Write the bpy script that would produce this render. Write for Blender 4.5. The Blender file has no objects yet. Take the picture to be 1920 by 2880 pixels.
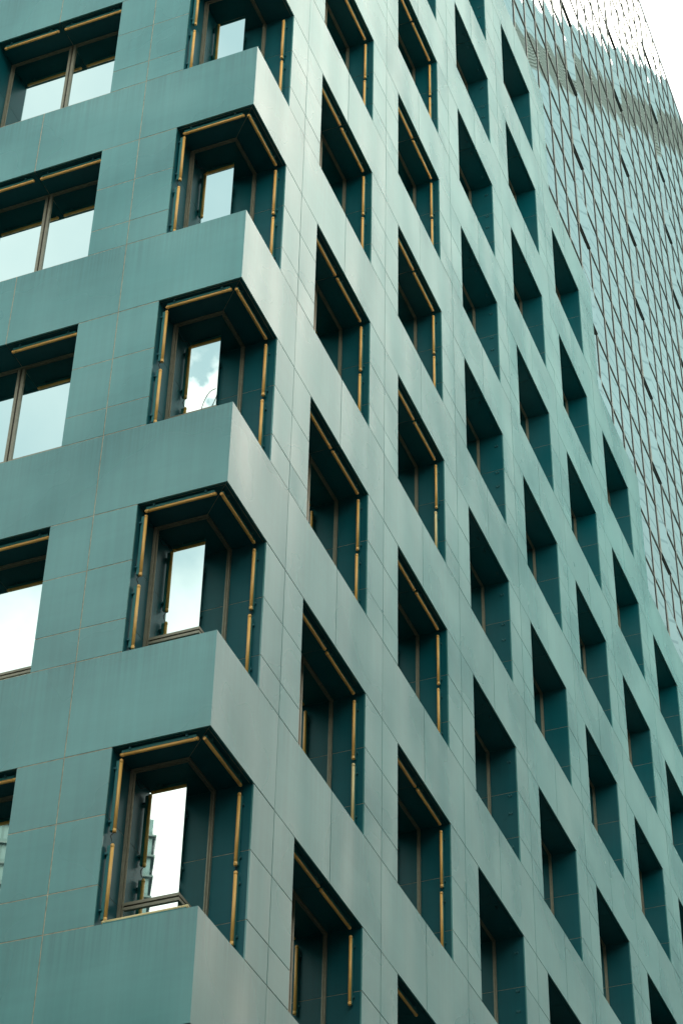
import bpy, bmesh, math, random
from mathutils import Vector, Matrix, Euler
random.seed(7)
R = math.radians
scene = bpy.context.scene
COL = scene.collection

# ------------------------------------------------------------------ camera
CAM_P = (-17.6508, -8.8255, -24.6983)
cam_d = bpy.data.cameras.new('camera')
cam = bpy.data.objects.new('camera', cam_d)
COL.objects.link(cam)
cam.location = CAM_P
cam.rotation_euler = (2.2845637, -0.0174572, -1.1924092)
cam_d.sensor_fit = 'HORIZONTAL'
cam_d.sensor_width = 36.0
cam_d.lens = 36.0 * 6136.77 / 1920.0
cam_d.clip_start = 0.1
cam_d.clip_end = 6000
scene.camera = cam

# ------------------------------------------------------------------ light
SUN_DIR = Vector((0.60, -0.26, 0.76)).normalized()
w = bpy.data.worlds.new('World')
scene.world = w
w.use_nodes = True
nt = w.node_tree
for n_ in list(nt.nodes):
    nt.nodes.remove(n_)
def N(tree, t, **kw):
    n = tree.nodes.new(t)
    for k, v in kw.items():
        setattr(n, k, v)
    return n
sky = N(nt, 'ShaderNodeTexSky', sky_type='NISHITA')
sky.sun_disc = False
sky.sun_elevation = math.asin(SUN_DIR.z)
sky.sun_rotation = math.atan2(SUN_DIR.x, SUN_DIR.y)
sky.air_density = 1.0
sky.dust_density = 4.0
sky.ozone_density = 1.0
tc = N(nt, 'ShaderNodeTexCoord')
noi = N(nt, 'ShaderNodeTexNoise')
noi.inputs['Scale'].default_value = 3.2
noi.inputs['Detail'].default_value = 7
noi.inputs['Roughness'].default_value = 0.56
nt.links.new(tc.outputs['Generated'], noi.inputs['Vector'])
sep = N(nt, 'ShaderNodeSeparateXYZ')
nt.links.new(tc.outputs['Generated'], sep.inputs[0])
# cloud cover thickens towards the horizon and towards the veiled sun
dot = N(nt, 'ShaderNodeVectorMath', operation='DOT_PRODUCT')
nt.links.new(tc.outputs['Generated'], dot.inputs[0])
dot.inputs[1].default_value = SUN_DIR
def M(op, a, b, clamp=False):
    m = N(nt, 'ShaderNodeMath', operation=op)
    m.use_clamp = clamp
    for i, v in enumerate((a, b)):
        if isinstance(v, (int, float)):
            m.inputs[i].default_value = v
        else:
            nt.links.new(v, m.inputs[i])
    return m.outputs[0]
cov = M('MULTIPLY_ADD', noi.outputs['Fac'], 7.0)
cov.node.inputs[2].default_value = -3.55
elev = M('MULTIPLY', M('SUBTRACT', 0.66, sep.outputs['Z']), 16.0)
sunw = M('MULTIPLY', M('MAXIMUM', M('ADD', dot.outputs['Value'], -0.45), 0.0), 3.4)
cm = M('ADD', M('ADD', cov, M('MAXIMUM', elev, -1.1)), sunw)
cm = M('MULTIPLY', cm, 0.75, True)
# one ragged cumulus high on the side-street side
cd = N(nt, 'ShaderNodeVectorMath', operation='DOT_PRODUCT')
nt.links.new(tc.outputs['Generated'], cd.inputs[0])
cd.inputs[1].default_value = Vector((-0.6430, 0.3385, 0.6869)).normalized()
n3w = N(nt, 'ShaderNodeTexNoise'); n3w.inputs['Scale'].default_value = 48; n3w.inputs['Detail'].default_value = 6
nt.links.new(tc.outputs['Generated'], n3w.inputs['Vector'])
blob = M('MULTIPLY', M('SUBTRACT', cd.outputs['Value'], 0.9996), 2600.0, True)
cm = M('ADD', cm, M('MULTIPLY', blob, M('MULTIPLY', M('SUBTRACT', n3w.outputs['Fac'], 0.46), 14.0, True)), True)
mix = N(nt, 'ShaderNodeMixRGB')
nt.links.new(cm, mix.inputs[0])
# thin veil between the clouds, over the Nishita sky
veil = N(nt, 'ShaderNodeMixRGB')
veil.inputs[0].default_value = 0.82
nt.links.new(sky.outputs[0], veil.inputs[1])
vc = N(nt, 'ShaderNodeMixRGB')
vc.inputs[1].default_value = (6.4, 8.8, 9.2, 1)
vc.inputs[2].default_value = (10.6, 12.2, 12.0, 1)
n2w = N(nt, 'ShaderNodeTexNoise'); n2w.inputs['Scale'].default_value = 5.5; n2w.inputs['Detail'].default_value = 6
nt.links.new(tc.outputs['Generated'], n2w.inputs['Vector'])
nt.links.new(M('MULTIPLY_ADD', n2w.outputs['Fac'], 3.2), vc.inputs[0])
vc.inputs[0].links[0].from_node.inputs[2].default_value = -1.1
vc.inputs[0].links[0].from_node.use_clamp = True
nt.links.new(vc.outputs[0], veil.inputs[2])
nt.links.new(veil.outputs[0], mix.inputs[1])
glow = N(nt, 'ShaderNodeMixRGB')
nt.links.new(M('MULTIPLY', M('MAXIMUM', M('ADD', dot.outputs['Value'], -0.72), 0.0), 3.6, True), glow.inputs[0])
glow.inputs[1].default_value = (16.0, 16.8, 16.0, 1)
glow.inputs[2].default_value = (11.8, 12.7, 12.6, 1)
warm = N(nt, 'ShaderNodeMixRGB')
nt.links.new(M('MULTIPLY', M('MULTIPLY', M('SUBTRACT', 0.66, sep.outputs['Z']), 3.5, True), M('MULTIPLY', sep.outputs['X'], 1.3, True)), warm.inputs[0])
nt.links.new(glow.outputs[0], warm.inputs[1])
warm.inputs[2].default_value = (36.0, 32.0, 25.5, 1)
nt.links.new(warm.outputs[0], mix.inputs[2])
bg = N(nt, 'ShaderNodeBackground')
bg.inputs['Strength'].default_value = 0.10
nt.links.new(mix.outputs[0], bg.inputs['Color'])
wo = N(nt, 'ShaderNodeOutputWorld')
nt.links.new(bg.outputs[0], wo.inputs['Surface'])

sun_d = bpy.data.lights.new('sun', 'SUN')
sun_d.energy = 0.5
sun_d.angle = R(22)
sun_d.color = (1.0, 0.90, 0.74)
sun = bpy.data.objects.new('sun', sun_d)
COL.objects.link(sun)
sun.rotation_euler = SUN_DIR.to_track_quat('Z', 'Y').to_euler()

vs = scene.view_settings
scene.display_settings.display_device = 'sRGB'
vs.view_transform = 'Standard'
vs.look = 'None'
vs.exposure = 0.3
vs.gamma = 1.0
scene.render.engine = 'CYCLES'
scene.cycles.max_bounces = 8
scene.cycles.glossy_bounces = 5

# ------------------------------------------------------------------ materials
def mat(name):
    m = bpy.data.materials.new(name)
    m.use_nodes = True
    t = m.node_tree
    b = t.nodes['Principled BSDF']
    return m, t, b
def simple(name, col, rough=0.5, metal=0.0, noise=0.0, scale=8.0, spec=0.5):
    m, t, b = mat(name)
    b.inputs['Roughness'].default_value = rough
    b.inputs['Metallic'].default_value = metal
    b.inputs['Specular IOR Level'].default_value = spec
    if noise > 0:
        tcn = N(t, 'ShaderNodeTexCoord')
        nz = N(t, 'ShaderNodeTexNoise')
        nz.inputs['Scale'].default_value = scale
        nz.inputs['Detail'].default_value = 6
        t.links.new(tcn.outputs['Object'], nz.inputs['Vector'])
        mr = N(t, 'ShaderNodeMapRange')
        mr.inputs[1].default_value = 0.3
        mr.inputs[2].default_value = 0.7
        mr.inputs[3].default_value = 1 - noise
        mr.inputs[4].default_value = 1 + noise
        t.links.new(nz.outputs['Fac'], mr.inputs[0])
        vm = N(t, 'ShaderNodeVectorMath', operation='SCALE')
        vm.inputs[0].default_value = col
        t.links.new(mr.outputs[0], vm.inputs['Scale'])
        t.links.new(vm.outputs[0], b.inputs['Base Color'])
    else:
        b.inputs['Base Color'].default_value = (*col, 1)
    return m

def cladding_material(name, col, rough, coat, streak=0.07, patch=0.22, bump=0.020):
    """glossy painted aluminium sheet: uneven weathering, rain streaks, slight pillowing"""
    m, t, b = mat(name)
    tcn = N(t, 'ShaderNodeTexCoord')
    geo = N(t, 'ShaderNodeNewGeometry')
    # broad weathered patches
    n1 = N(t, 'ShaderNodeTexNoise'); n1.inputs['Scale'].default_value = 0.6; n1.inputs['Detail'].default_value = 2.5
    n1.inputs['Roughness'].default_value = 0.45
    t.links.new(tcn.outputs['Object'], n1.inputs['Vector'])
    # vertical rain streaks
    mp = N(t, 'ShaderNodeMapping'); mp.inputs['Scale'].default_value = (7.0, 7.0, 0.22)
    t.links.new(tcn.outputs['Object'], mp.inputs['Vector'])
    n2 = N(t, 'ShaderNodeTexNoise'); n2.inputs['Scale'].default_value = 1.6; n2.inputs['Detail'].default_value = 6
    n2.inputs['Roughness'].default_value = 0.65
    t.links.new(mp.outputs[0], n2.inputs['Vector'])
    # wiped smears, slightly sloping
    mp3 = N(t, 'ShaderNodeMapping'); mp3.inputs['Scale'].default_value = (0.9, 0.9, 7.0)
    mp3.inputs['Rotation'].default_value = (0.22, 0.25, 0)
    t.links.new(tcn.outputs['Object'], mp3.inputs['Vector'])
    n3 = N(t, 'ShaderNodeTexNoise'); n3.inputs['Scale'].default_value = 1.1; n3.inputs['Detail'].default_value = 5
    n3.inputs['Distortion'].default_value = 0.6
    t.links.new(mp3.outputs[0], n3.inputs['Vector'])
    def rng(src, lo, hi, a=0.3, c=0.7):
        mr = N(t, 'ShaderNodeMapRange')
        mr.inputs[1].default_value = a; mr.inputs[2].default_value = c
        mr.inputs[3].default_value = lo; mr.inputs[4].default_value = hi
        t.links.new(src, mr.inputs[0]); return mr.outputs[0]
    def mul(a, c, op='MULTIPLY'):
        q = N(t, 'ShaderNodeMath', operation=op)
        for i, v in enumerate((a, c)):
            if isinstance(v, (int, float)): q.inputs[i].default_value = v
            else: t.links.new(v, q.inputs[i])
        return q.outputs[0]
    f = mul(rng(n1.outputs['Fac'], 1 - patch, 1 + patch), rng(n2.outputs['Fac'], 1 - streak, 1 + streak))
    f = mul(f, rng(n3.outputs['Fac'], 0.975, 1.04))
    f = mul(f, rng(geo.outputs['Random Per Island'], 0.94, 1.06, 0, 1))
    # rain run-off below every sill
    sz = N(t, 'ShaderNodeSeparateXYZ'); t.links.new(tcn.outputs['Object'], sz.inputs[0])
    d = mul(mul(mul(sz.outputs['Z'], -1.0), -2.267, 'ADD'), 3.6, 'FLOORED_MODULO')
    mp5 = N(t, 'ShaderNodeMapping'); mp5.inputs['Scale'].default_value = (26.0, 26.0, 0.5)
    t.links.new(tcn.outputs['Object'], mp5.inputs['Vector'])
    n5 = N(t, 'ShaderNodeTexNoise'); n5.inputs['Scale'].default_value = 1.0; n5.inputs['Detail'].default_value = 4
    t.links.new(mp5.outputs[0], n5.inputs['Vector'])
    run = mul(rng(d, 1.0, 0.0, 0.0, 0.75), rng(n5.outputs['Fac'], 0.15, 1.0, 0.42, 0.62))
    f = mul(f, rng(run, 1.0, 0.80, 0.0, 1.0))
    vm = N(t, 'ShaderNodeVectorMath', operation='SCALE'); vm.inputs[0].default_value = col
    t.links.new(f, vm.inputs['Scale'])
    # greyed chalking on the patches
    mx = N(t, 'ShaderNodeMixRGB')
    t.links.new(rng(n1.outputs['Fac'], 0.0, 0.20, 0.35, 0.75), mx.inputs[0])
    t.links.new(vm.outputs[0], mx.inputs[1])
    g = sum(col) / 3
    mx.inputs[2].default_value = (g * 1.15, g * 1.25, g * 1.12, 1)
    t.links.new(mx.outputs[0], b.inputs['Base Color'])
    b.inputs['Metallic'].default_value = 0.0
    t.links.new(rng(n1.outputs['Fac'], rough * 0.85, rough * 1.2), b.inputs['Roughness'])
    b.inputs['Specular IOR Level'].default_value = 0.5
    b.inputs['IOR'].default_value = coat
    bp = N(t, 'ShaderNodeBump'); bp.inputs['Strength'].default_value = 1.0; bp.inputs['Distance'].default_value = bump
    n4 = N(t, 'ShaderNodeTexNoise'); n4.inputs['Scale'].default_value = 0.9; n4.inputs['Detail'].default_value = 0.0
    mp4 = N(t, 'ShaderNodeMapping'); mp4.inputs['Scale'].default_value = (1.5, 1.5, 0.5)
    t.links.new(tcn.outputs['Object'], mp4.inputs['Vector'])
    off = N(t, 'ShaderNodeVectorMath', operation='ADD')
    cmb = N(t, 'ShaderNodeCombineXYZ')
    t.links.new(mul(geo.outputs['Random Per Island'], 37.0), cmb.inputs[2])
    t.links.new(mp4.outputs[0], off.inputs[0]); t.links.new(cmb.outputs[0], off.inputs[1])
    t.links.new(off.outputs[0], n4.inputs['Vector'])
    t.links.new(n4.outputs['Fac'], bp.inputs['Height'])
    t.links.new(bp.outputs[0], b.inputs['Normal'])
    return m

MAT = {}
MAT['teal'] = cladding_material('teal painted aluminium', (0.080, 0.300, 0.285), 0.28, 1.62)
MAT['deep'] = cladding_material('teal lining sheet with recess shade', (0.0008, 0.100, 0.116), 0.40, 1.30, patch=0.06, bump=0.003)  # wall teal made darker here, recess shade put into the colour
MAT['seal'] = simple('weathered joint sealant', (0.48, 0.42, 0.30), 0.8, 0, 0.35, 14)
MAT['frame'] = simple('bronze anodised window frame', (0.27, 0.25, 0.175), 0.42, 0.15, 0.12, 20)
MAT['gasket_and_shade'] = simple('black rubber gasket', (0.012, 0.012, 0.011), 0.6)
MAT['amber'] = simple('faded amber plastic tube', (0.96, 0.52, 0.135), 0.38, 0, 0.07, 5)
MAT['cream'] = simple('bleached cream plastic tube', (0.88, 0.68, 0.32), 0.4, 0, 0.05, 5)
MAT['cap'] = simple('brown lamp end cap', (0.30, 0.17, 0.06), 0.5)
MAT['housing'] = simple('teal lamp housing', (0.03, 0.19, 0.18), 0.4)
MAT['clip'] = simple('teal steel clip', (0.04, 0.16, 0.17), 0.4, 0.3)
MAT['cable'] = simple('black cable', (0.015, 0.014, 0.012), 0.5)
MAT['palecable'] = simple('grey plastic cable', (0.25, 0.24, 0.2), 0.5)
MAT['roof'] = simple('grey roof membrane', (0.22, 0.22, 0.21), 0.9, 0, 0.15, 0.6)
MAT['core'] = simple('dark rear wall render', (0.10, 0.13, 0.13), 0.8, 0, 0.15, 0.5)
MAT['silver'] = simple('silver aluminium mullion', (0.47, 0.47, 0.40), 0.42, 0.1, 0.08, 4)
MAT['transom_strip'] = simple('dark bronze transom strip', (0.14, 0.14, 0.115), 0.5)
MAT['ventdark'] = simple('dark vent opening', (0.012, 0.016, 0.016), 0.6)

def mirror_glass(name, col, rough=0.012, wave=0.0):
    m, t, b = mat(name)
    b.inputs['Base Color'].default_value = (*col, 1)
    b.inputs['Metallic'].default_value = 1.0
    b.inputs['Roughness'].default_value = rough
    tcn = N(t, 'ShaderNodeTexCoord')
    nz = N(t, 'ShaderNodeTexNoise'); nz.inputs['Scale'].default_value = 1.3; nz.inputs['Detail'].default_value = 1
    t.links.new(tcn.outputs['Object'], nz.inputs['Vector'])
    # faint dust film
    nd = N(t, 'ShaderNodeTexNoise'); nd.inputs['Scale'].default_value = 9; nd.inputs['Detail'].default_value = 7
    t.links.new(tcn.outputs['Object'], nd.inputs['Vector'])
    mr = N(t, 'ShaderNodeMapRange'); mr.inputs[1].default_value = 0.45; mr.inputs[2].default_value = 0.8
    mr.inputs[3].default_value = rough; mr.inputs[4].default_value = rough + 0.02
    t.links.new(nd.outputs['Fac'], mr.inputs[0]); t.links.new(mr.outputs[0], b.inputs['Roughness'])
    if wave:
        bp = N(t, 'ShaderNodeBump'); bp.inputs['Distance'].default_value = wave
        t.links.new(nz.outputs['Fac'], bp.inputs['Height']); t.links.new(bp.outputs[0], b.inputs['Normal'])
    return m
MAT['glass'] = mirror_glass('reflective window glass', (0.70, 0.78, 0.74), 0.006, 0.00002)
MAT['towerglass'] = mirror_glass('silvered curtain wall glass', (0.82, 0.92, 0.93), 0.012, 0.0002)

def banded(name, base, line, pitch, width, band=None, rough=0.55, vert=0.0):
    """far facade: floor lines every pitch metres; optional louvre band between two heights"""
    m, t, b = mat(name)
    geo = N(t, 'ShaderNodeTexCoord')
    s = N(t, 'ShaderNodeSeparateXYZ'); t.links.new(geo.outputs['Object'], s.inputs[0])
    def mm(op, a, c):
        q = N(t, 'ShaderNodeMath', operation=op)
        for i, v in enumerate((a, c)):
            if isinstance(v, (int, float)): q.inputs[i].default_value = v
            else: t.links.new(v, q.inputs[i])
        return q.outputs[0]
    z = s.outputs['Z']
    isl = mm('LESS_THAN', mm('FLOORED_MODULO', z, pitch), width)
    if vert:
        isl = mm('MAXIMUM', isl, mm('LESS_THAN', mm('FLOORED_MODULO', s.outputs['X'], vert), width * 0.8))
    nz = N(t, 'ShaderNodeTexNoise'); nz.inputs['Scale'].default_value = 0.09; nz.inputs['Detail'].default_value = 4
    t.links.new(geo.outputs['Object'], nz.inputs['Vector'])
    c0 = N(t, 'ShaderNodeMixRGB'); t.links.new(nz.outputs['Fac'], c0.inputs[0])
    c0.inputs[1].default_value = (*[q * 0.8 for q in base], 1); c0.inputs[2].default_value = (*[q * 1.15 for q in base], 1)
    c1 = N(t, 'ShaderNodeMixRGB'); t.links.new(isl, c1.inputs[0]); t.links.new(c0.outputs[0], c1.inputs[1])
    c1.inputs[2].default_value = (*line, 1)
    out = c1.outputs[0]
    t.links.new(out, b.inputs['Base Color'])
    b.inputs['Roughness'].default_value = rough
    return m

# ------------------------------------------------------------------ mesh helpers
class MB:
    def __init__(s):
        s.v = []; s.f = []; s.m = []; s.sm = []
    def poly(s, pts, mi=0, smooth=False):
        k = len(s.v); s.v += [tuple(p) for p in pts]; s.f.append(tuple(range(k, k + len(pts)))); s.m.append(mi); s.sm.append(smooth)
    def box(s, a, b, mi=0):
        x0, y0, z0 = [min(p, q) for p, q in zip(a, b)]; x1, y1, z1 = [max(p, q) for p, q in zip(a, b)]
        k = len(s.v)
        s.v += [(x0,y0,z0),(x1,y0,z0),(x1,y1,z0),(x0,y1,z0),(x0,y0,z1),(x1,y0,z1),(x1,y1,z1),(x0,y1,z1)]
        for f in ((0,3,2,1),(4,5,6,7),(0,1,5,4),(1,2,6,5),(2,3,7,6),(3,0,4,7)):
            s.f.append(tuple(k + i for i in f)); s.m.append(mi); s.sm.append(False)
    def prism(s, poly, z0, z1, mi=0):
        # poly counter-clockwise seen from above
        a = sum(poly[i][0]*poly[(i+1)%len(poly)][1]-poly[(i+1)%len(poly)][0]*poly[i][1] for i in range(len(poly)))
        if a < 0: poly = poly[::-1]
        k = len(s.v); n = len(poly)
        s.v += [(x, y, z0) for x, y in poly] + [(x, y, z1) for x, y in poly]
        s.f.append(tuple(k + i for i in range(n))[::-1]); s.f.append(tuple(k + n + i for i in range(n)))
        s.m += [mi, mi]; s.sm += [False, False]
        for i in range(n):
            j = (i + 1) % n
            s.f.append((k + i, k + j, k + n + j, k + n + i)); s.m.append(mi); s.sm.append(False)
    def tube(s, pts, r, seg=14, mi=0, caps=True):
        pts = [Vector(p) for p in pts]
        rings = []
        for i, p in enumerate(pts):
            d = (pts[min(i+1, len(pts)-1)] - pts[max(i-1, 0)]).normalized()
            q = d.to_track_quat('Z', 'Y')
            rr = r[i] if isinstance(r, (list, tuple)) else r
            k = len(s.v)
            for j in range(seg):
                a = 2 * math.pi * j / seg
                s.v.append(tuple(p + q @ Vector((rr * math.cos(a), rr * math.sin(a), 0))))
            rings.append(k)
        for a, b in zip(rings, rings[1:]):
            for j in range(seg):
                j2 = (j + 1) % seg
                s.f.append((a + j, a + j2, b + j2, b + j)); s.m.append(mi); s.sm.append(True)
        if caps:
            s.f.append(tuple(rings[0] + j for j in range(seg))[::-1]); s.m.append(mi); s.sm.append(False)
            s.f.append(tuple(rings[-1] + j for j in range(seg))); s.m.append(mi); s.sm.append(False)
    def build(s, name, mats, parent=None):
        me = bpy.data.meshes.new(name)
        me.from_pydata(s.v, [], s.f)
        for mt in (mats if isinstance(mats, (list, tuple)) else [mats]):
            me.materials.append(mt)
        me.polygons.foreach_set('material_index', s.m)
        me.polygons.foreach_set('use_smooth', s.sm)
        me.update()
        o = bpy.data.objects.new(name, me)
        COL.objects.link(o)
        if parent: o.parent = parent
        return o
def swapxy(mb):
    """mirror a right-facade mesh across x=y to the left facade, keeping faces outward"""
    mb.v = [(y, x, z) for x, y, z in mb.v]
    mb.f = [f[::-1] for f in mb.f]
    return mb
def empty(name, loc, label, cat, group=None):
    o = bpy.data.objects.new(name, None); COL.objects.link(o); o.location = loc
    o.empty_display_size = 0.2
    o['label'] = label; o['category'] = cat
    if group: o['group'] = group
    return o
def tag(o, label, cat, group=None):
    o['label'] = label; o['category'] = cat
    if group: o['group'] = group
def structure(o): o['kind'] = 'structure'; return o

# ------------------------------------------------------------------ setting
GZ = -26.35
mb = MB(); mb.poly([(-1500,-1500,GZ),(1500,-1500,GZ),(1500,1500,GZ),(-1500,1500,GZ)])
structure(mb.build('ground', simple('city ground', (0.045, 0.045, 0.042), 0.9, 0, 0.2, 0.05)))
mb = MB(); mb.poly([(-1000,-22,GZ+.004),(1000,-22,GZ+.004),(1000,-5,GZ+.004),(-1000,-5,GZ+.004)])
structure(mb.build('road', simple('asphalt', (0.05, 0.05, 0.05), 0.85, 0, 0.2, 2)))
mb = MB(); mb.box((-6,-5,GZ-.1),(140,-.05,GZ+.13)); mb.box((-6,-.05,GZ-.1),(-.05,60,GZ+.13))
structure(mb.build('pavement', simple('paving', (0.08, 0.078, 0.072), 0.85, 0, 0.15, 1)))

# ------------------------------------------------------------------ green building
H, h = 3.6, 2.267
W0 = 1.203
MOD = 3.444
def left(k): return 2.400 + MOD * (k - 1)
def right(k): return left(k) + 2.212
G = 0.0065          # half joint
DEP = 0.47
NB = 6              # lowest storey
ZB = -NB * H - h - 1.6
def top_row(k):     # first window row of a bay (the roofline steps down one storey per bay)
    return k - 9
ZJ = (0.0, -0.885, -1.770, -h)

bld = empty('office_building', (0, 0, GZ), 'teal panelled office block with deep recessed windows and stepped roofline', 'building')
bld_inv = Matrix.Translation(Vector((0, 0, -GZ)))
def part(mbx, name, mats, parent=None, label=None, world=True):
    """parts are modelled in world space; shift into their parent's space"""
    o = mbx.build(name, mats, parent or bld)
    o.matrix_parent_inverse = Matrix.Identity(4)
    if parent is None: o.location = (0, 0, -GZ)
    if label: o['label'] = label
    return o

def jit(): return random.uniform(-0.0012, 0.0012)
EDGES = [W0] + [left(k) for k in range(1, 12)] + [right(k) for k in range(1, 12)]
def panel(mbx, u0, u1, z0, z1, v0=0.0, t=0.022, gz0=None, gz1=None):
    # sheets run flush to the edges of the recesses and keep an open joint towards their neighbours
    d = jit()
    ga = .0005 if any(abs(u0 - e) < 1e-4 for e in EDGES) else G
    gb = .0005 if any(abs(u1 - e) < 1e-4 for e in EDGES) else G
    mbx.box((u0 + ga, v0 + d + .0012, z0 + (G if gz0 is None else gz0)), (u1 - gb, v0 + t, z1 - (G if gz1 is None else gz1)), 0)

def openings_right(k):
    if k == 0: return range(-8, 5)
    lo = {1:-3, 2:-4, 3:-5, 4:-5, 5:-4, 6:-3, 7:-2, 8:-1}.get(k, 99)
    return range(lo, {1:5,2:5,3:4,4:4,5:3,6:3,7:2,8:2}.get(k, 5))
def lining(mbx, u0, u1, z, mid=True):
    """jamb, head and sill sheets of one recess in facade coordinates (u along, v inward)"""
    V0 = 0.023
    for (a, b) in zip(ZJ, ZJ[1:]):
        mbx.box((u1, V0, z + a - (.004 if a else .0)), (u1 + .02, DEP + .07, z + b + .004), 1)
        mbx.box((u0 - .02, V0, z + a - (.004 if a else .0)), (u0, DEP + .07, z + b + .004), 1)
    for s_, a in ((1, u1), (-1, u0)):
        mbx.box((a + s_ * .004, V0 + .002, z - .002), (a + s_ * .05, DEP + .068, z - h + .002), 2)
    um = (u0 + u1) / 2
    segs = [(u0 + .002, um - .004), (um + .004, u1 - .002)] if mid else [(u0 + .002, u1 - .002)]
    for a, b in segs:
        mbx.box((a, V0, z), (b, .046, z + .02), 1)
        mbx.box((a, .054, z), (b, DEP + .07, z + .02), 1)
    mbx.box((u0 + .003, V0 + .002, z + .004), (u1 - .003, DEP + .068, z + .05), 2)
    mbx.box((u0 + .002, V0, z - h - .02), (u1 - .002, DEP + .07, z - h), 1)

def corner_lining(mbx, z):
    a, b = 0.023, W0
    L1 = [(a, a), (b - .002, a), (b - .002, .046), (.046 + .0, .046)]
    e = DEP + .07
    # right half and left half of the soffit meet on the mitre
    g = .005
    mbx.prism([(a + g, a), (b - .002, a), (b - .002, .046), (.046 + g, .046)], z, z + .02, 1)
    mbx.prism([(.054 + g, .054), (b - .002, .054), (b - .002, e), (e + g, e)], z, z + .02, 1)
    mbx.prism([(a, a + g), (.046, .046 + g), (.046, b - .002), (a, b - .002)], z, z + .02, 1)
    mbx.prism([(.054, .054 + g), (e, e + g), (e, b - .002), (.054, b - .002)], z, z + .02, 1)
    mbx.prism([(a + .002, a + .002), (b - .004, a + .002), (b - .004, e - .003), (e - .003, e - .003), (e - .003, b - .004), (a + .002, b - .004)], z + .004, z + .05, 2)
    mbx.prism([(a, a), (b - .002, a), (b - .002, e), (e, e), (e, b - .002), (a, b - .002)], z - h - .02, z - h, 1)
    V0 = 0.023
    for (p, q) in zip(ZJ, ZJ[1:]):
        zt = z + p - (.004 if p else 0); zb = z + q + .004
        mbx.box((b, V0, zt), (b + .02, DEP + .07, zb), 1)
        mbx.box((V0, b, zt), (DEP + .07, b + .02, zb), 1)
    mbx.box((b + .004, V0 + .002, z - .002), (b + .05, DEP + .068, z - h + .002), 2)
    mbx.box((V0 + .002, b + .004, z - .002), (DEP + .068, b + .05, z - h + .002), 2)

def lshape(u, t=0.022):
    return [(0, 0), (u, 0), (u, t), (t, t), (t, u), (0, u)]

def bay_top(k):     # parapet height of bay k (k>=1) ; the corner bay and the first bays run full height
    return -top_row(k) * H + 1.333
PIER = (W0 + left(1)) / 2       # mid-pier joint next to the corner
XMAX_BAY = 9

def wall_panels(side):
    mbx = MB()
    holes = {}
    kmax = 8 if side == 'R' else 2
    def is_hole(k, n):
        if side == 'R': return n in openings_right(k)
        return n in range(-2, 5)
    n_min = -11
    for n in range(n_min, NB + 1):
        z = -n * H
        # --- spandrel above opening row n : z .. z + (H-h)
        zs0, zs1 = z, z + (H - h)
        first = 0
        us = []
        for k in range(1, kmax + 1):
            mp = (left(k) + right(k)) / 2
            pj = PIER + MOD * (k - 1)
            if side == 'R' and n < top_row(k): continue
            us.append((pj, mp, k)); us.append((mp, pj + MOD, k))
        if side == 'R' and n >= top_row(9): us.append((PIER + MOD * 8, PIER + MOD * 8 + 3.2, 9))
        for (a, b, k) in us:
            # the roofline step falls on the left edge of the next bay
            if side == 'R' and n == top_row(k) and a < left(k) and k > 1:
                pass
            if side == 'R' and b > left(k + 1) - 0.7 and n < top_row(k + 1) and k < 9:
                b = left(k + 1) - .0
            panel(mbx, a, b, zs0, zs1, gz0=.0015, gz1=.0015)
            mbx.box((a + .0001, (.011 if side == 'R' else .0035), zs0 + .004), (b - .0001, .30, zs1 + (.0 if n <= top_row(k) else .006)), 2)
        # --- storey band of row n : piers (and blind openings)
        for (za, zb_) in zip(ZJ, ZJ[1:]):
            zt, zl = z + za, z + zb_
            # corner pier: between corner opening and bay 1
            cols = [(W0, PIER), (PIER, left(1))]
            for k in range(1, kmax + 1):
                if side == 'R' and n < top_row(k): continue
                if not is_hole(k, n):
                    m_ = (left(k) + right(k)) / 2
                    cols += [(left(k), m_), (m_, right(k))]
                nx = left(k + 1)
                pm = PIER + MOD * k
                cols += [(right(k), pm), (pm, nx)] if (k < kmax or side == 'R') else [(right(k), pm), (pm, nx)]
            if side == 'R' and n >= top_row(9): cols.append((left(9), PIER + MOD * 8 + 3.2))
            for (a, b) in cols: panel(mbx, a, b, zl, zt, gz0=(.0115 if zb_ == -h else None), gz1=(.0115 if za == 0 else None))
        # backing of the piers
        cols = [(W0, left(1))]
        for k in range(1, kmax + 1):
            if side == 'R' and n < top_row(k): continue
            if not is_hole(k, n): cols.append((left(k) - .02, right(k) + .02))
            cols.append((right(k), left(k + 1)))
        if side == 'R' and n >= top_row(9): cols.append((left(9) - .02, PIER + MOD * 8 + 3.2))
        for (a, b) in cols:
            mbx.box((a + .0035, (.012 if side == 'R' else .0042), z - h - .004), (b - .0035, .022 if True else .3, z + .004), 2)
        for k in range(1, kmax + 1):
            if side == 'R' and n < top_row(k): continue
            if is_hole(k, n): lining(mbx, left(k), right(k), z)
    return mbx

wr = wall_panels('R')
wl = swapxy(wall_panels('L'))
wallR = part(wr, 'wall', [MAT['teal'], MAT['deep'], MAT['seal']], label='long pale teal panelled wall with a grid of recesses')
wallL = part(wl, 'wall', [MAT['teal'], MAT['deep'], MAT['seal']], label='shorter darker teal panelled wall left of the corner')
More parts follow.
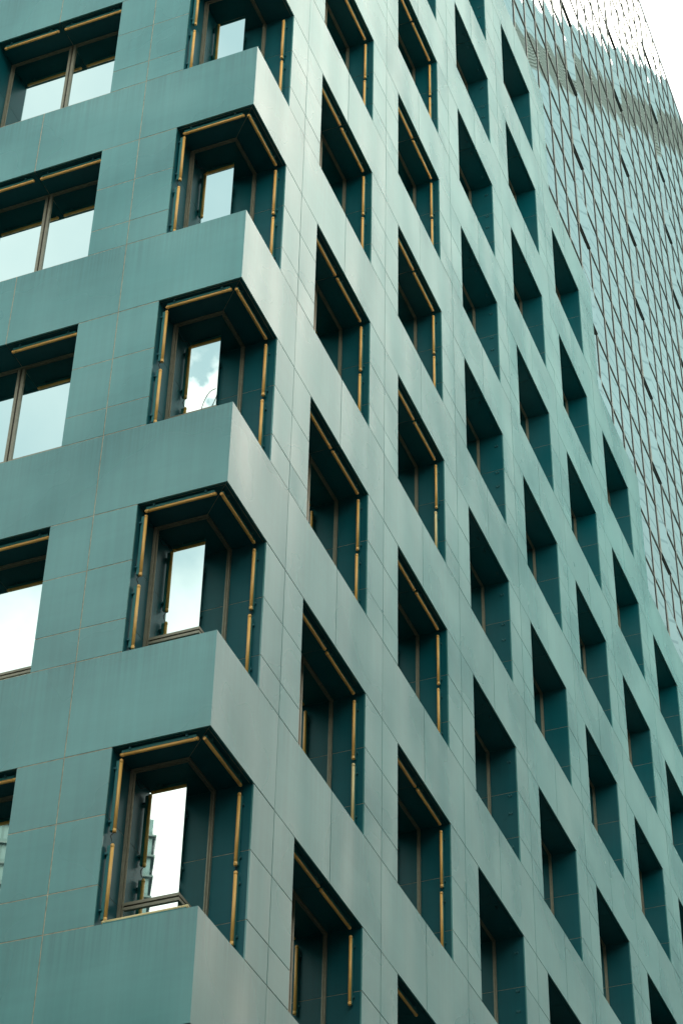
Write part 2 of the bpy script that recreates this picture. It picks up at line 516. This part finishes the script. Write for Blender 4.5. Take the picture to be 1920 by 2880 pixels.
# corner: L shaped folded spandrels wrap the arris between the corner openings
mc = MB()
for n in range(-11, NB + 1):
    z = -n * H
    mc.prism([(0, 0), (PIER - G, 0), (PIER - G, .022), (.022, .022), (.022, PIER - G), (0, PIER - G)], z + .003, z + H - h - .003, 0)
    mc.prism([(.0038, .0105), (PIER - .0001, .0105), (PIER - .0001, .30), (.30, .30), (.30, PIER - .0001), (.0038, PIER - .0001)], z + .005, z + H - h - .005, 2)
    if n in range(-2, 5):
        corner_lining(mc, z)
    else:
        for (za, zb_) in zip(ZJ, ZJ[1:]):
            mc.prism([(0, 0), (W0 - G, 0), (W0 - G, .022), (.022, .022), (.022, W0 - G), (0, W0 - G)], z + zb_ + G, z + za - G, 0)
        mc.prism([(.010, .010), (W0 - .001, .010), (W0 - .001, .30), (.30, .30), (.30, W0 - .001), (.010, W0 - .001)], z - h, z, 2)
part(mc, 'corner_cladding', [MAT['teal'], MAT['deep'], MAT['seal']])
# body behind the cladding: stepped like the roofline, one mesh
core = MB()
body_d = 9.4
def zt_of(k): return bay_top(k)
core.box((.56, .56, GZ), (left(2), body_d, bay_top(1) - .4), 0)
for k in range(2, 9):
    core.box((left(k) + .0, .56 + .001 * k, GZ), (left(k + 1), body_d - .001 * k, bay_top(k) - .4), 0)
core.box((left(9), .57, GZ), (PIER + MOD * 8 + 3.2, body_d - .02, bay_top(9) - .4), 0)
core.box((.30, .30, ZB - .02), (PIER + MOD * 8 + 3.2, 8, GZ), 0)
part(core, 'rear_wall', MAT['core'])
rf = MB()
rf.box((.3, .3, bay_top(1) - .395), (left(2) - .01, body_d, bay_top(1) - .2), 0)
for k in range(2, 9):
    rf.box((left(k) + .01, .31, bay_top(k) - .395), (left(k + 1) - .01, body_d, bay_top(k) - .2), 0)
part(rf, 'roof', MAT['roof'])
# returns at each step of the roofline, parapet coping
rt = MB()
for k in range(1, 9):
    x = left(k + 1)
    if k == 8: x = left(9)
    rt.box((x - .022, .024, bay_top(k + 1)), (x - .001, body_d, bay_top(k) - .001), 0)
for k in range(1, 10):
    x0_ = left(k) + .03 if k > 1 else .03
    x1_ = left(k + 1) - .03 if k < 9 else PIER + MOD * 8 + 3.2
    rt.box((x0_, .010, bay_top(k) - .02), (x1_, .32, bay_top(k) + .012), 0)
part(rt, 'parapet', MAT['teal'])

# ---- windows
def win_geometry(u0, u1, z):
    """frame bars + panes for a straight two-leaf window; facade coordinates"""
    fr = MB(); um = (u0 + u1) / 2
    a0, a1 = DEP + .000, DEP + .06
    fr.box((u0 + .0015, a0, z - h), (u0 + .042, a1, z - .0015)); fr.box((u1 - .042, a0, z - h), (u1 - .0015, a1, z - .0015))
    fr.box((u0 + .042, a0 + .001, z - .034), (u1 - .042, a1, z - .0015))
    fr.box((u0 + .042, a0 + .022, z - .056), (u1 - .042, a1, z - .038))
    fr.box((u0 + .046, a0 + .020, z - h), (u0 + .066, a1, z - .058)); fr.box((u1 - .066, a0 + .020, z - h), (u1 - .046, a1, z - .058))
    fr.box((um - .055, a0 + .002, z - h), (um - .012, a1, z - .042)); fr.box((um + .012, a0 + .002, z - h), (um + .055, a1, z - .042))
    fr.box((um - .012, a0 + .022, z - h), (um + .012, a1, z - .042), 1)
    for zz in (z - 1.745, z - 1.800):
        fr.box((u0 + .074, a0 + .004, zz - .034), (um - .055, a1, zz)); fr.box((um + .055, a0 + .004, zz - .034), (u1 - .074, a1, zz))
    fr.box((u0 + .074, a0 + .026, z - 1.80), (um - .055, a1, z - 1.779), 1); fr.box((um + .055, a0 + .026, z - 1.80), (u1 - .074, a1, z - 1.779), 1)
    fr.box((u0 + .042, a0 + .002, z - h + .001), (u1 - .042, a1, z - h + .04))
    panes = []
    for (p, q) in ((u0 + .06, um - .04), (um + .04, u1 - .06)):
        for (zt, zl) in ((z - .06, z - 1.76), (z - 1.82, z - h + .02)):
            m = MB(); t = random.uniform(-.0007, .0007)
            m.poly([(p, DEP + .024 + t, zl), (q, DEP + .024 - t, zl), (q, DEP + .024 - t, zt), (p, DEP + .024 + t, zt)])
            panes.append(m)
    return fr, panes
def place_window(fr, panes, swap):
    if swap: swapxy(fr); [swapxy(m) for m in panes]
    wo_ = part(fr, 'window', [MAT['frame'], MAT['gasket_and_shade']])
    for m in panes: m.build('glass_pane', MAT['glass'], wo_)
for k in range(1, 9):
    for n in openings_right(k):
        fr, pn = win_geometry(left(k), right(k), -n * H); place_window(fr, pn, False)
for k in (1, 2):
    for n in range(-2, 5):
        fr, pn = win_geometry(left(k), right(k), -n * H); place_window(fr, pn, True)
for n in range(-2, 5):
    z = -n * H; fr = MB(); e0 = DEP + .000; e1 = DEP + .06; b = W0
    def both(p, q, mi=0):
        fr.box(p, q, mi)
        fr.box((p[1], p[0], p[2]), (q[1], q[0], q[2]), mi)
    both((b - .042, e0, z - h), (b - .0015, e1, z - .0015))
    both((b - .066, e0 + .020, z - h), (b - .046, e1, z - .058))
    fr.prism([(e0, e0), (b - .042, e0), (b - .042, e1), (e1, e1), (e1, b - .042), (e0, b - .042)], z - .034, z - .0015)
    fr.prism([(e0 + .018,) * 2, (b - .043, e0 + .018), (b - .043, e1 - .002), (e1 - .002,) * 2, (e1 - .002, b - .043), (e0 + .018, b - .043)], z - .056, z - .038)
    for zz in (z - 1.745, z - 1.802):
        fr.prism([(e0 + .002,) * 2, (b - .074, e0 + .002), (b - .074, e1), (e1, e1), (e1, b - .074), (e0 + .002, b - .074)], zz - .036, zz)
    fr.prism([(e0 + .024,) * 2, (b - .075, e0 + .024), (b - .075, e1 - .002), (e1 - .002,) * 2, (e1 - .002, b - .075), (e0 + .024, b - .075)], z - 1.802, z - 1.781, 1)
    wo_ = part(fr, 'window', [MAT['frame'], MAT['gasket_and_shade']], label='bronze framed corner window with glass meeting at the arris')
    g = DEP + .024
    for (zt, zl) in ((z - .06, z - 1.76), (z - 1.82, z - h + .005)):
        m = MB(); m.poly([(g, g, zl), (b - .06, g, zl), (b - .06, g, zt), (g, g, zt)]); m.build('glass_pane', MAT['glass'], wo_)
        m = MB(); m.poly([(g - .002, b - .06, zl), (g - .002, g - .004, zl), (g - .002, g - .004, zt), (g - .002, b - .06, zt)]); m.build('glass_pane', MAT['glass'], wo_)

# ---- steel clips left behind where lamps are missing (third bay)
def clip_mb():
    c = MB()
    c.box((-.006, -.032, -.018), (0, .032, .018)); c.box((-.034, -.030, -.014), (-.006, -.018, .014)); c.box((-.034, .016, -.014), (-.006, .028, .014))
    return c
cm_ = clip_mb(); cs_ = clip_mb()
cs_.v = [(y, z_, x) for x, y, z_ in cs_.v]
clip_proto = None; clip_soff = None
for n in range(-5, 3):
    z = -n * H
    for dz in (-.287, -.956, -1.300, -1.95):
        if clip_proto is None:
            clip_proto = part(cm_, 'mounting_clip', MAT['clip']); o = clip_proto
        else:
            o = clip_proto.copy(); COL.objects.link(o); o.parent = bld
        o.location = (right(3), .135, z + dz - GZ)
    for u in (9.50, 10.19, 10.53, 11.21):
        if clip_soff is None:
            clip_soff = part(cs_, 'mounting_clip', MAT['clip']); o = clip_soff
        else:
            o = clip_soff.copy(); COL.objects.link(o); o.parent = bld
        o.location = (u, .13, z - GZ)

# ------------------------------------------------------------------ tube lights
# one straight lamp built along local Z from 0 down to -L; housing and clips towards local +X (the wall)
def make_tube(L, cream=False):
    root = bpy.data.objects.new('tube_light', None); COL.objects.link(root); root.empty_display_size = 0.1
    t = MB(); t.tube([(0, 0, -.022), (0, 0, -L + .022)], .0205, 18)
    t.build('tube', MAT['cream' if cream else 'amber'], root)
    for (za, zb_, zc) in ((0, -.012, -.046), (-L, -L + .012, -L + .046)):
        c = MB(); c.tube([(0, 0, za), (0, 0, zb_), (0, 0, zb_ + (zc - zb_) * .3), (0, 0, zc)], [.018, .0222, .0222, .0212], 18)
        c.build('end_cap', MAT['cream' if cream else 'amber'], root)
    hs = MB(); hs.box((.014, -.022, -L + .02), (.050, .022, -.02)); hs.build('housing', MAT['housing'], root)
    for zz in (-.13, -L + .13):
        c = MB(); c.box((.050, -.036, zz - .014), (.069, .036, zz + .014)); c.box((.034, -.042, zz - .012), (.066, -.033, zz + .012)); c.box((.034, .033, zz - .012), (.066, .042, zz + .012))
        c.build('clip', MAT['clip'], root)
    return root
PROTO = {}
def tube(L, loc, rot, label, group, cream=False):
    key = (round(L, 3), cream)
    if key not in PROTO:
        r_ = make_tube(L, cream); PROTO[key] = r_
    else:
        src = PROTO[key]; r_ = src.copy(); COL.objects.link(r_)
        for ch in src.children:
            c = ch.copy(); COL.objects.link(c); c.parent = r_
    r_.location = loc; r_.rotation_euler = rot
    tag(r_, label, 'light tube', group)
    return r_
def mrot(zaxis, xaxis):
    z_ = Vector(zaxis); x_ = Vector(xaxis); y_ = z_.cross(x_)
    return Matrix((x_, y_, z_)).transposed().to_euler()
RJ = mrot((0, 0, 1), (1, 0, 0))       # on the right jamb: wall towards +x
LJ = mrot((0, 0, 1), (0, 1, 0))       # on the left facade's far jamb: wall towards +y
SR = mrot((-1, 0, 0), (0, 0, 1))      # under a soffit running +x
SL = mrot((0, -1, 0), (0, 0, 1))      # under a soffit running +y
OFF = .07
def jj(): return random.uniform(-.006, .006)
Rw = cam.rotation_euler.to_matrix()
def in_frame(pt, m=0.0):
    q = Rw.transposed() @ (Vector(pt) - Vector(CAM_P))
    x = 960 + 6136.77 * q.x / -q.z; y = 1440 - 6136.77 * q.y / -q.z
    return -m < x < 1920 + m and -m < y < 2880 + m
STACK = {3: 'lowest corner recess', 2: 'second corner recess from the bottom', 1: 'third corner recess up', 0: 'fourth corner recess up', -1: 'topmost corner recess'}
GC = 'amber tube lights around the corner recesses'
GW = 'amber tube lights in the recesses of the long wall'
GL = 'amber tube lights in the recesses of the left wall'
for n in range(-1, 4):
    z = -n * H; s_ = STACK[n]
    if in_frame((W0 - OFF, .135, z - .6)): tube(.955, (W0 - OFF, .137 + jj(), z - .150), RJ, 'upper amber light tube on right jamb of the ' + s_, GC)
    tube(.925, (W0 - OFF, .137 + jj(), z - 1.175 - abs(jj())), RJ, 'lower amber light tube on right jamb of the ' + s_, GC)
    if in_frame((.12, W0, z - .6)): tube(.955, (.122 + jj(), W0 - OFF, z - .110), LJ, 'upper amber light tube on left jamb of the ' + s_, GC)
    tube(.955, (.112 + jj(), W0 - OFF, z - 1.215 - abs(jj())), LJ, 'lower amber light tube on left jamb of the ' + s_, GC)
    if in_frame((.6, .12, z)): tube(1.0, (.108, .125 + jj(), z - OFF), SR, 'amber tube under the right half of soffit of the ' + s_, GC)
    if in_frame((.12, .6, z)): tube(.955, (.097 + jj(), .182, z - OFF), SL, 'amber tube under the left half of soffit of the ' + s_, GC)
# tube lying along the sill of the lowest corner recess
mrotS = mrot((0, -1, 0), (0, 0, -1))
tube(1.0, (.060, .14, -3 * H - h + .052), mrotS, 'cream light tube lying on the sill of the lowest corner recess', GC, True)
ORD = ['lowest', 'second lowest', 'third lowest', 'fourth', 'fifth', 'sixth', 'seventh', 'eighth']
for k, nlo, cname in ((1, -3, 'first column right of the corner'), (2, -4, 'second column right of the corner')):
    for n in range(nlo, 4):
        z = -n * H; lab = ORD[3 - n] + ' recess, ' + cname
        u0, u1 = left(k), right(k)
        crm = (k, n) in ((1, 2), (2, 0))
        for nm, L, loc, rot, chk in (
            ('upper jamb tube', .955, (u1 - OFF, .134 + jj(), z - .140), RJ, (u1, .1, z - .6)),
            ('lower jamb tube', .935, (u1 - OFF, .137 + jj(), z - 1.165 - abs(jj())), RJ, (u1, .1, z - 1.4)),
            ('right soffit tube', .985, (u0 + 1.10, .122 + jj(), z - OFF), SR, (u0 + 1.6, .1, z)),
            ('left soffit tube', .965, (u0 + .072, .118 + jj(), z - OFF), SR, (u0 + .9, .1, z))):
            if not in_frame(chk): continue
            c_ = crm and nm == 'lower jamb tube'
            tube(L, loc, rot, ('cream ' if c_ else 'amber ') + nm + ' in the ' + lab, GW, c_)
for n in range(-1, 4):
    z = -n * H; lab = ORD[3 - n] + ' recess of the left wall'
    u0, u1 = left(1), right(1)
    for nm, L, loc, rot, chk in (
        ('near soffit tube', 1.0, (.115 + jj(), u0 + .06, z - OFF), SL, (.1, u0 + .1, z)),
        ('far soffit tube', .97, (.112 + jj(), u0 + 1.16, z - OFF), SL, (.1, u0 + 1.3, z)),
        ('upper far jamb tube', .955, (.115, u1 - OFF, z - .120), LJ, (.1, u1, z - .3))):
        if in_frame(chk): tube(L, loc, rot, 'amber ' + nm + ' in the ' + lab, GL)

# loose cables between the tubes of the corner recesses
def cable(pts, label, r=.0045, m='cable', name='cable', group='thin cables joining the corner tube lights'):
    P = [Vector(p) for p in pts]; out = []
    for i in range(len(P) - 1):
        a = P[max(i - 1, 0)]; b = P[i]; c = P[i + 1]; d = P[min(i + 2, len(P) - 1)]
        for s in range(6):
            t = s / 6
            out.append(.5 * ((2 * b) + (-a + c) * t + (2 * a - 5 * b + 4 * c - d) * t * t + (-a + 3 * b - 3 * c + d) * t ** 3))
    out.append(P[-1])
    mbc = MB(); mbc.tube(out, r, 6)
    o = mbc.build(name, MAT[m]); tag(o, label, 'cable', group); return o
for n in (0, 1, 2, 3):
    z = -n * H; s_ = STACK[n]
    cable([(.12, 1.13, z - 1.06), (.115, 1.17, z - 1.10), (.13, 1.16, z - 1.15), (.112, 1.14, z - 1.22)], 'short cable between the left jamb tubes of the ' + s_)
    cable([(W0 - .06, .14, z - 1.10), (W0 - .03, .15, z - 1.125), (W0 - .035, .135, z - 1.16), (W0 - .06, .14, z - 1.18)], 'short cable between the right jamb tubes of the ' + s_)
    cable([(.10, 1.135, z - .07), (.19, 1.15, z - .05), (.30, 1.17, z - .13), (.40, 1.185, z - .06), (.47, 1.19, z - .02)], 'thin black cable looping to the window frame of the ' + s_)
    cable([(1.10, .125, z - .07), (1.15, .13, z - .06), (1.15, .13, z - .12), (1.135, .137, z - .16)], 'thin black cable at the upper right corner of the ' + s_)
cable([(.40, .62, -H - h + .0), (.41, .66, -H - 1.95), (.40, .62, -H - 1.72), (.41, .55, -H - 1.55), (.46, .49, -H - 1.46)],
      'pale curved cable standing before the glass of the third corner recess up', .006, 'palecable', group='')

# ------------------------------------------------------------------ glass tower behind
D, TX, TW, TZ = 11.377, 66.11, 2.28, 71.806
I0, I1, J0, J1 = -9, 22, -16, 27
tower = empty('glass_tower', (TX, D, GZ), 'tall mirror-glass tower with a fine silver grid behind the stepped teal block', 'tower')
def tpart(mbx, name, mats, parent=None):
    o = mbx.build(name, mats, parent or tower)
    if parent is None: o.location = (-TX, -D, -GZ)
    return o
def tp(i, j): return TX + TW * i, TZ - H * j
b_ = MB()
xa, _ = tp(I0, 0); xb, _ = tp(I1, 0)
b_.box((xa, D + .12, GZ), (xb, D + 26, TZ + 16 * H - .35))
tpart(b_, 'side_wall', MAT['core'])
b_ = MB(); b_.box((xa + .3, D + .5, TZ + 16 * H - .34), (xb - .3, D + 25.5, TZ + 16 * H - .15)); tpart(b_, 'roof', MAT['roof'])
vents = set()
for i in (-6, 0, 6, 12, 18):
    for j in range(-14, 20, 2):
        vents.add((i, j))
def pane_mesh(mbx, i, j):
    x0_, zt = tp(i, j); x1_, zl = tp(i + 1, j + 1)
    n = 6; k = len(mbx.v)
    bul = random.uniform(.002, .006); tx = random.gauss(0, .0014); tz = random.gauss(0, .002); tw = random.gauss(0, .0014)
    for a in range(n + 1):
        for b in range(n + 1):
            u, v = a / n, b / n
            y = D + .03 - bul * 16 * u * (1 - u) * v * (1 - v) + tx * (u - .5) * 2 + tz * (v - .5) * 2 + tw * (u - .5) * (v - .5) * 4
            mbx.v.append((x0_ + (x1_ - x0_) * u, y, zl + (zt - zl) * v))
    for a in range(n):
        for b in range(n):
            p = k + a * (n + 1) + b
            mbx.f.append((p, p + n + 1, p + n + 2, p + 1)); mbx.m.append(0); mbx.sm.append(True)
cand = []
for i in range(I0, I1):
    for j in range(J0, J1):
        x, z = tp(i + .5, j + .5)
        # where the stepped block lets one see past
        cx, cy, cz = CAM_P
        t = (0 - cy) / (D - cy); X = cx + (x - cx) * t; Z = cz + (z - cz) * t
        k = int((X - 2.4) // MOD) + 1
        vis = in_frame((x, D, z)) and (k > 9 or k < 1 or Z > bay_top(k))
        cand.append((0 if vis else 1, (x - cx) ** 2 + (z - cz) ** 2, i, j))
cand.sort()
solo = set((c[2], c[3]) for c in cand[:100])
rest = MB()
for c in cand:
    i, j = c[2], c[3]
    if (i, j) in solo:
        m = MB(); pane_mesh(m, i, j); tpart(m, 'glass_pane', MAT['towerglass'])
    else:
        pane_mesh(rest, i, j)
o = tpart(rest, 'glass_panes', MAT['towerglass']); o['kind'] = 'stuff'
ztop = TZ + 16 * H
for i in range(I0, I1 + 1):
    x, _ = tp(i, 0); m = MB()
    m.box((x - .042, D - .016, TZ - H * J1), (x + .055, D + .118, ztop + .05), 0)
    m.box((x - .046, D - .008, TZ - H * J1), (x - .0425, D + .05, ztop), 1)  # dark strip painting shade onto the mullion's side face
    tpart(m, 'mullion', [MAT['silver'], MAT['gasket_and_shade']])
for j in range(J0, J1 + 1):
    _, z = tp(0, j); m = MB()
    m.box((xa, D - .018, z - .012), (xb, D + .117, z + .032), 0)
    m.box((xa, D - .016, z - .024), (xb, D + .05, z - .0125), 1)  # dark strip along the lower edge of the transom
    tpart(m, 'transom', [MAT['silver'], MAT['transom_strip']])
vp = None
for (i, j) in sorted(vents):
    if j < J0 + 1 or j > J1: continue
    x, z = tp(i, j)
    if vp is None:
        m = MB(); hh = 3.50; o_ = .045; a, b = .075, TW - .065
        m.poly([(a, 0, hh), (b, 0, hh), (b, -o_, .0), (a, -o_, 0)][::-1], 0)          # sash glass, hinged at the top
        m.box((a, -o_ - .008, -.012), (b, -o_ + .012, .012), 1)                             # bottom rail
        m.poly([(a, -o_, 0), (a, 0, hh), (a, .0, 0)], 1); m.poly([(b, -o_, 0), (b, 0, hh), (b, .0, 0)], 1)
        m.poly([(a, .002, -.02), (b, .002, -.02), (b, -o_, -.025), (a, -o_, -.025)], 2)
        m.box((a, -.005, -.045), (b, .02, -.021), 2)
        vp = tpart(m, 'open_vent', [MAT['towerglass'], MAT['silver'], MAT['ventdark']]); ov = vp
    else:
        ov = vp.copy(); COL.objects.link(ov); ov.parent = tower
    ov.location = (x - TX, -.019, z + .012 - GZ)

# ------------------------------------------------------------------ buildings only seen as reflections, plus added shading blocks
def slab(cx, cy, ang, wdt, dep, z1, mname, base, line, pitch, width, label, name='office_tower', vert=0.0, band=None, ledge=0.0):
    root = empty(name, (cx, cy, GZ), label, 'building')
    root.rotation_euler = (0, 0, ang)
    m = MB(); top = z1 - GZ
    if band:
        for a, b in ((0, band[0] - GZ), (band[1] - GZ, top)): m.box((0, -dep, a), (wdt, 0, b))
    else: m.box((0, -dep, 0), (wdt, 0, top))
    m.build('wall', banded(mname, base, line, pitch, width, vert=vert), root)
    if band:
        q = MB(); q.box((.2, -dep + .2, band[0] - GZ + .001), (wdt - .2, -.15, band[1] - GZ - .001))
        zz = band[0] - GZ
        while zz < band[1] - GZ - .3:
            q.box((.1, -.15, zz + .1), (wdt - .1, -.02, zz + .28)); zz += .6
        q.build('louvre_band', simple('grey beige louvres', (0.335, 0.41, 0.365), .6), root)
    q = MB(); q.box((1, -dep + 1, top + .0), (wdt - 1, -1, top + .4)); q.build('roof', MAT['roof'], root)
    if ledge:
        q = MB(); zz = 3.0
        while zz < top:
            q.box((-ledge, -dep - ledge, zz), (wdt + ledge, ledge, zz + .3)); zz += 3.6
        q.build('floor_ledges', simple('pale ledge', (0.13, 0.21, 0.22), .6), root)
    return root
# neighbour down the street, facing the glass tower
a1 = math.atan2(.70, 1.0)
slab(101.0, -8.85 + .70 * (101 - 141), a1, 82, 24, 198.8, 'pale teal ribbed facade', (0.35, 0.525, 0.535), (0.23, 0.37, 0.385), 2.6, .34,
     'pale green ribbed tower mirrored in the glass tower', band=(184.3, 191.2))
# far tower mirrored in the left-facing windows
az = R(151.9); dist = 268
ex, ey = .48 + dist * math.cos(az), .85 + dist * math.sin(az)
dirx = Vector((math.cos(R(151.9 - 92)), math.sin(R(151.9 - 92)), 0))
ang = math.atan2(-dirx.y, -dirx.x)
# local x runs from far end to the visible edge
st = Vector((ex, ey, 0)) + dirx * 46
r2 = slab(st.x, st.y, ang, 46, 25, 160, 'teal curtain wall', (0.15, 0.28, 0.30), (0.10, 0.2, 0.21), 3.6, .5,
     'teal office tower with a roof mast, mirrored in the corner windows', vert=4.5, ledge=.6)
q = MB(); q.tube([(41, -4, 160 - GZ), (41, -4, 176 - GZ)], [.5, .25], 8); q.tube([(41, -4, 176 - GZ), (41, -4, 186 - GZ)], [.15, .1], 6); q.build('mast', MAT['silver'], r2)

# unseen blocks added across both streets to darken cladding sheen and low sky light
a2 = math.atan2(-.75, -.62)
slab(-34, 96, math.atan2(-1, -.55), 74, 20, 25, 'teal shading block wall', (0.07, 0.17, 0.17), (0.03, 0.08, 0.08), 3.4, 1.5,
     'unseen dark teal block added to darken the sheen of the shorter wall', name='shading_block')
slab(120, -46, math.pi, 170, 22, 6, 'grey shading block wall', (0.20, 0.21, 0.19), (0.06, 0.07, 0.07), 3.4, 1.6,
     'unseen long grey block added opposite the long wall to cut horizon light', name='shading_block')

slab(-23, 62, -math.pi / 2, 58, 18, -1.2, 'dark teal shading block wall', (0.06, 0.16, 0.165), (0.02, 0.06, 0.06), 3.3, 1.4,  # added to block low sky from the foot of the shorter wall
     'unseen dark teal block added to shade the lower part of the shorter wall', name='shading_block')
